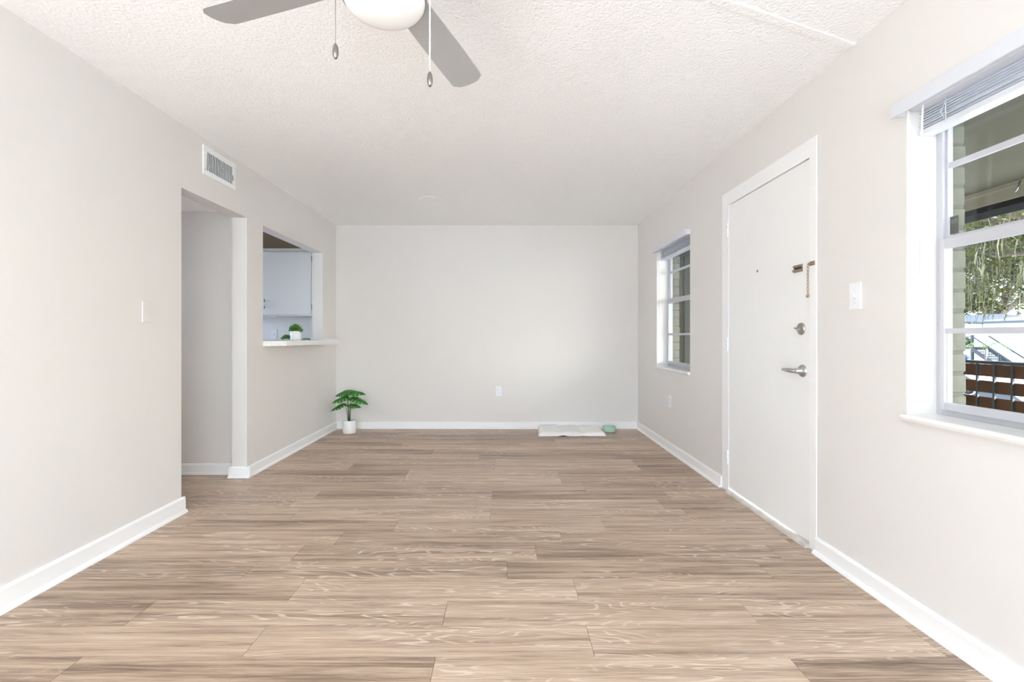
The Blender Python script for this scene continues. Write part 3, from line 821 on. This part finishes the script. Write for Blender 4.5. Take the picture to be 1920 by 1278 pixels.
for k in range(7):
    zc = .845 - k * .125
    bm_ = MB().box(XRL - .002, XRL + .022, -.8, 6.58, zc - .046, zc + .046).build('board', M['board'], rl, bevel=.003)
bal = None; y = 3.75 + .13 * 21
while y > -.8:
    if bal is None: bal = MB().box(XRL - .018, XRL - .003, y - .007, y + .007, -.10, .896).build('baluster', M['black'], rl); by0 = y
    else: share(bal, 'baluster', (0, y - by0, 0), rl)
    y -= .13
rag = MB()
vv = []
for i in range(9):
    for k in range(10):
        a = 2 * PI * k / 10; ph = PI * i / 8; r = .024 * (1 + .22 * math.sin(3 * a + i) + .12 * math.cos(5 * a))
        vv.append((XRL + r * math.sin(ph) * math.cos(a), 3.858 + 1.1 * r * math.sin(ph) * math.sin(a), .9385 - .020 * math.cos(ph) * (1 + .15 * math.sin(2 * a))))
rag.add(vv, [(i * 10 + k, i * 10 + (k + 1) % 10, (i + 1) * 10 + (k + 1) % 10, (i + 1) * 10 + k) for i in range(8) for k in range(10)], True)
tag(rag.build('crumpled_rag', M['blue']), 'crumpled bright blue rag on the black top rail of the railing', 'rag')

# added unseen pale slab, bounces sun up through the sliding door
MB().box(-2.6, 2.2, YR - 3.2, YR - .12, -.22, -.03).build('floor_bounce_slab', mat('pale_bounce_slab', (.78, .77, .75), .8, var=.05, vscale=2), origin=(0, 0, 0), kind='structure')

# ------------------------------------------------------------------ courtyard
G = -2.75
MB().box(-60, 140, -60, 140, G - .2, G).build('ground', M['asphalt'], origin=(0, 0, G), kind='structure')

def building(name, x0, x1, y0, y1, eave, ridge, label, mtl):
    t = thing(name, ((x0 + x1) / 2, (y0 + y1) / 2, G), label, 'building')
    box('masonry_wall', mtl, t, x0, x1, y0, y1, G, eave)
    o = .55
    rx = (x1 - x0) / 2
    X0, X1, Y0, Y1 = x0 - o, x1 + o, y0 - o, y1 + o
    v = [(X0, Y0, eave), (X1, Y0, eave), (X1, Y1, eave), (X0, Y1, eave), ((x0 + x1) / 2, y0 + rx, ridge), ((x0 + x1) / 2, y1 - rx, ridge),
         (X0, Y0, eave - .12), (X1, Y0, eave - .12), (X1, Y1, eave - .12), (X0, Y1, eave - .12)]
    MB().add(v, [(0, 1, 4), (1, 2, 5, 4), (2, 3, 5), (3, 0, 4, 5), (0, 6, 7, 1), (1, 7, 8, 2), (2, 8, 9, 3), (3, 9, 6, 0), (6, 9, 8, 7)]).build('hip_roof', M['roof'], t)
    g = MB().box(X0 - .12, X0, Y0 - .12, Y1 + .12, eave - .16, eave + .02).box(X0, X1, Y1, Y1 + .12, eave - .16, eave + .02).box(X0, X1, Y0 - .12, Y0, eave - .16, eave + .02)
    g.build('gutter', M['gutter'], t)
    return t
b1 = building('apartment_building', 40, 50, 14, 40.0, 2.30, 3.45, 'long white masonry building with grey hip roof across the parking lot', M['whitebrick'])
b2 = building('apartment_building', 43.5, 53, 42.4, 72, 2.45, 3.3, 'white apartment wing with grey roof behind the outdoor stair', M['whitebrick'])
for y in (18, 23, 28, 33):
    w = box('window', M['gutter'], b1, 39.95, 40.02, y - .6, y + .6, -1.8, -.6); box('pane', M['carglass'], w, 39.93, 39.95, y - .5, y + .5, -1.7, -.7)
    w = box('window', M['gutter'], b1, 39.95, 40.02, y - 2.2, y - 1.2, .7, 1.7); box('pane', M['carglass'], w, 39.93, 39.95, y - 2.1, y - 1.3, .8, 1.6)
box('downpipe', M['whitebrick'], b1, 39.75, 39.9, 39.7, 39.85, G, 2.2)

# outdoor stair: landing, flight, rails
stw = thing('outdoor_stair', (38.5, 39.5, G), 'dark grey outdoor stair with landing and railings at the white building', 'stair')
sx0, sx1 = 38.0, 39.4
box('landing', M['stairgrey'], stw, sx0, sx1, 39.0, 46.0, .02, .22)
for (x, y) in ((sx0, 39.1), (sx0, 42.6), (sx0, 45.8)):
    box('post', M['stairgrey'], stw, x - .02, x + .14, y - .08, y + .08, G, 1.20 if y < 40 else 1.1)
n = 16; rise = (.22 - G) / (n + 1); run = .27
for k in range(n):
    z = .22 - (k + 1) * rise; y = 39.0 - k * run
    box('tread', M['stairgrey'], stw, sx0 + .05, sx1 - .05, y - run - .02, y, z - .05, z)
yb_, zb_ = 39.0 - n * run, .22 - n * rise
for x in (sx0, sx1): MB().bar((x, 39.05, .06), (x, yb_, zb_ - .16), .07, .30).build('stringer', M['stairgrey'], stw)
for x in (sx0, sx1): MB().bar((x, 39.1, 1.12), (x, yb_, zb_ + .90), .07, .07).build('handrail', M['stairgrey'], stw)
MB().box(sx0, sx0 + .07, 39.1, 46, 1.02, 1.09).box(sx0, sx0 + .07, 39.1, 46, .34, .39).build('landing_rail', M['stairgrey'], stw)
for k in range(26):
    y = 39.0 - .08 - k * .155; z = .22 - (39.0 - y) / run * rise
    if k in (13, 14): box('post', M['stairgrey'], stw, sx0 - .05, sx0 + .05, y - .05, y + .05, z - .3, z + .88)
    box('baluster', M['stairgrey'], stw, sx0 - .012, sx0 + .012, y - .012, y + .012, z + .05, z + .86)
for k in range(22): box('baluster', M['stairgrey'], stw, sx0 + .02, sx0 + .05, 39.4 + k * .3, 39.43 + k * .3, .36, 1.04)
rs = random.Random(21)
sb = thing('landing_shrub', (38.35, 40.1, .22), 'bushy potted shrub standing on the outdoor stair landing', 'shrub')
small_leaves(MB(), (38.35, 40.0, .55), .38, .6, .48, 900, .11, rs, -.7).build('foliage', M['shrub'], sb, kind='stuff')
MB().lathe([(0, 0), (.16, 0), (.2, .25), (.18, .25), (0, .22)], (38.35, 40.1, .22), 16).build('pot', M['soil'], sb)
pa = thing('palm', (35.2, 35.1, G), 'slender palm with arching fronds in front of the outdoor stair', 'palm')
MB().tube([(35.2, 35.1, G), (35.15, 35.12, -1), (35.2, 35.1, .25)], [.09, .07, .06], 8).build('trunk', M['bark'], pa)
for k in range(9):
    a = 2 * PI * k / 9 + .3
    b = MB(); d = Vector((math.cos(a), math.sin(a), 0)); sd = Vector((-d.y, d.x, 0))
    rib = [Vector((35.2, 35.1, .25)) + d * (1.25 * u) + Vector((0, 0, .55 * math.sin(u * 2.5) - .55 * u * u)) for u in [q / 10 for q in range(11)]]
    b.tube(rib, .012, 4)
    for q in range(1, 11):
        for s in (-1, 1):
            tip = rib[q] + sd * (s * .32) + d * .2 - Vector((0, 0, .14)); b.add([rib[q], rib[q] + d * .05, tip], [(0, 1, 2)])
    b.build('frond', M['shrub'], pa)

# parked vehicles
def vehicle(name, loc, rz, paint, label, tall=False):
    t = thing(name, loc, label, 'car')
    L, W = (5.2, 1.95) if tall else (4.6, 1.8)
    if tall:
        low = [(-2.6, .35), (2.55, .35), (2.6, .8), (2.45, 1.15), (1.75, 1.3), (.95, 2.25), (.7, 2.35), (-2.45, 2.38), (-2.58, 2.2)]
        win = [(1.60, 1.36), (.95, 2.15), (-2.3, 2.15), (-2.3, 1.42)]
    else:
        low = [(-2.3, .32), (2.25, .32), (2.3, .62), (2.2, .78), (1.15, .92), (.35, 1.38), (-.2, 1.45), (-1.1, 1.40), (-1.85, 1.0), (-2.25, .95), (-2.3, .7)]
        win = [(.98, .95), (.32, 1.33), (-.2, 1.39), (-1.05, 1.34), (-1.65, 1.0)]
    l = Vector(loc)
    def sec(pts, h0, h1):
        b = MB()
        b.extrude(pts, lambda a, z: l + Vector((a, -W / 2 + .14 * max(0, (z - h0) / h1) , z)), lambda a, z: l + Vector((a, W / 2 - .14 * max(0, (z - h0) / h1), z)))
        return b
    sec(low, .9, .6).build('body', paint, t, bevel=.05)
    def sec2(pts):
        b = MB(); e = .012
        return b.extrude(pts, lambda a, z: l + Vector((a, -W / 2 - e + .14 * max(0, (z - .9) / .6), z)), lambda a, z: l + Vector((a, W / 2 + e - .14 * max(0, (z - .9) / .6), z)))
    sec2(win).build('side_glazing', M['carglass'], t)
    p, q = low[4], low[5]
    ws = MB(); 
    ws.add([l + Vector((p[0] - .04, -W / 2 + .16, p[1] + .03)), l + Vector((p[0] - .04, W / 2 - .16, p[1] + .03)), l + Vector((q[0] + .06, W / 2 - .26, q[1] + .015)), l + Vector((q[0] + .06, -W / 2 + .26, q[1] + .015))], [(0, 1, 2, 3)])
    ws.build('windscreen', M['carglass'], t, solid=.02)
    for x in (-L * .30, L * .31):
        for s in (-1, 1):
            c = l + Vector((x, s * (W / 2 - .10), .33))
            wl_ = MB().lathe([(.12, -.1), (.31, -.1), (.33, -.06), (.33, .06), (.31, .1), (.12, .1)], c, 20, (0, 1, 0)).build('wheel', M['tyre'], t)
            MB().lathe([(0, -.08), (.2, -.102), (.2, .102), (0, .08)], c, 14, (0, 1, 0)).build('hub', M['chrome'], wl_)
    for s in (-1, 1):
        MB().obox(l + Vector((L / 2 - .06, s * (W / 2 - .25), .70)), (1, 0, 0), (0, 1, 0), (0, 0, 1), .07, .2, .07).build('headlight', M['plate'], t)
        MB().obox(l + Vector((-L / 2 + .03, s * (W / 2 - .2), .82)), (1, 0, 0), (0, 1, 0), (0, 0, 1), .05, .16, .08).build('tail_light', M['carred'], t)
    t.rotation_euler = (0, 0, rz)
    return t
vehicle('car', (16.6, 15.6, G), math.radians(80), M['carred'], 'bright red parked car seen below the railing')
vehicle('car', (22.4, 21.6, G), math.radians(95), M['carwhite'], 'white parked car standing beyond the red car')
vehicle('car', (31.5, 33.6, G), math.radians(100), M['carwhite'], 'white parked car near the foot of the outdoor stair')
vehicle('van', (32.5, 28.4, G), math.radians(88), M['carwhite'], 'tall white van parked before the white building', True)

# trees
def tree(name, base, trunk_h, crown, label, leafmat, seed, nleaf, lsize, blobs, moss=0):
    r = random.Random(seed); base = Vector(base)
    t = thing(name, base, label, 'tree')
    top = base + Vector((r.uniform(-.6, .6), r.uniform(-.6, .6), trunk_h))
    MB().tube([base, base.lerp(top, .4) + Vector((.15, .1, 0)), top], [.62, .48, .42], 12).build('trunk', M['bark'], t)
    tips = []
    cx, cy, cz, rx, ry, rz = crown
    for k in range(blobs):
        th, u = r.uniform(0, 2 * PI), r.uniform(-.55, 1)
        q = math.sqrt(max(0, 1 - u * u)) * r.uniform(.55, 1)
        tips.append(Vector((cx + rx * q * math.cos(th), cy + ry * q * math.sin(th), cz + rz * u * .85)))
    for k, p in enumerate(tips[:16]):
        m1 = top.lerp(p, .35) + Vector((r.uniform(-.8, .8), r.uniform(-.8, .8), r.uniform(.2, 1.2)))
        m2 = top.lerp(p, .7) + Vector((r.uniform(-.6, .6), r.uniform(-.6, .6), r.uniform(-.2, .9)))
        MB().tube([top - Vector((0, 0, .3)), m1, m2, p], [.3, .2, .12, .04], 7).build('branch', M['bark'], t)
    b = MB(); per = nleaf // blobs
    vv, ff = [], []
    for p in tips:
        br = r.uniform(.16, .28) * (rx + ry) / 2
        for _ in range(per):
            d = Vector((r.gauss(0, 1), r.gauss(0, 1), r.gauss(0, .8))) * (br * .55)
            c = p + d; a = Vector((r.uniform(-1, 1), r.uniform(-1, 1), r.uniform(-1, 1))).normalized(); e = a.orthogonal().normalized()
            L = lsize * r.uniform(.6, 1.4); n0 = len(vv)
            vv += [c - a * L, c + e * L * .5, c + a * L, c - e * L * .5]; ff.append((n0, n0 + 1, n0 + 2, n0 + 3))
    b.v, b.f, b.sm = [tuple(x) for x in vv], ff, [False] * len(ff)
    b.build('foliage', leafmat, t, kind='stuff')
    if moss:
        b = MB(); vv, ff = [], []
        for _ in range(moss):
            p = r.choice(tips) + Vector((r.gauss(0, 1.2), r.gauss(0, 1.2), r.gauss(-.4, .9)))
            h = r.uniform(.3, 1.2); w = r.uniform(.010, .032); a = r.uniform(0, PI); s = Vector((math.cos(a), math.sin(a), 0)) * w
            sway = Vector((r.uniform(-.12, .12), r.uniform(-.12, .12), 0)); n0 = len(vv)
            vv += [p - s, p + s, p + s * .9 + sway - Vector((0, 0, h * .55)), p - s * .9 + sway - Vector((0, 0, h * .55)), p + sway * .5 - Vector((0, 0, h))]
            ff += [(n0, n0 + 1, n0 + 2, n0 + 3), (n0 + 3, n0 + 2, n0 + 4)]
        b.v, b.f, b.sm = [tuple(x) for x in vv], ff, [False] * len(ff)
        b.build('hanging_moss', M['moss'], t, kind='stuff')
    return t
tree('live_oak', (25, 17.5, G), 5.0, (24.0, 22.0, 6.7, 7.5, 8.5, 5.3), 'big live oak hung with grey moss reaching over the parking lot', M['oakleaf'], 31, 56000, .11, 130, 7000)
tree('live_oak', (68, 67, G), 6, (67, 65, 9.5, 9, 12, 8.5), 'broad oak rising behind the roof of the white apartment wing', M['oakleaf2'], 32, 34000, .30, 90, 700)
tree('live_oak', (66, 34, G), 6, (66, 35, 9.5, 9, 10, 8), 'broad oak rising behind the long white building', M['oakleaf2'], 33, 24000, .30, 70, 700)
tree('live_oak', (68, 100, G), 7, (67, 99, 9, 11, 12, 8), 'distant oak beyond the far end of the white apartment wing', M['oakleaf2'], 34, 14000, .42, 60)
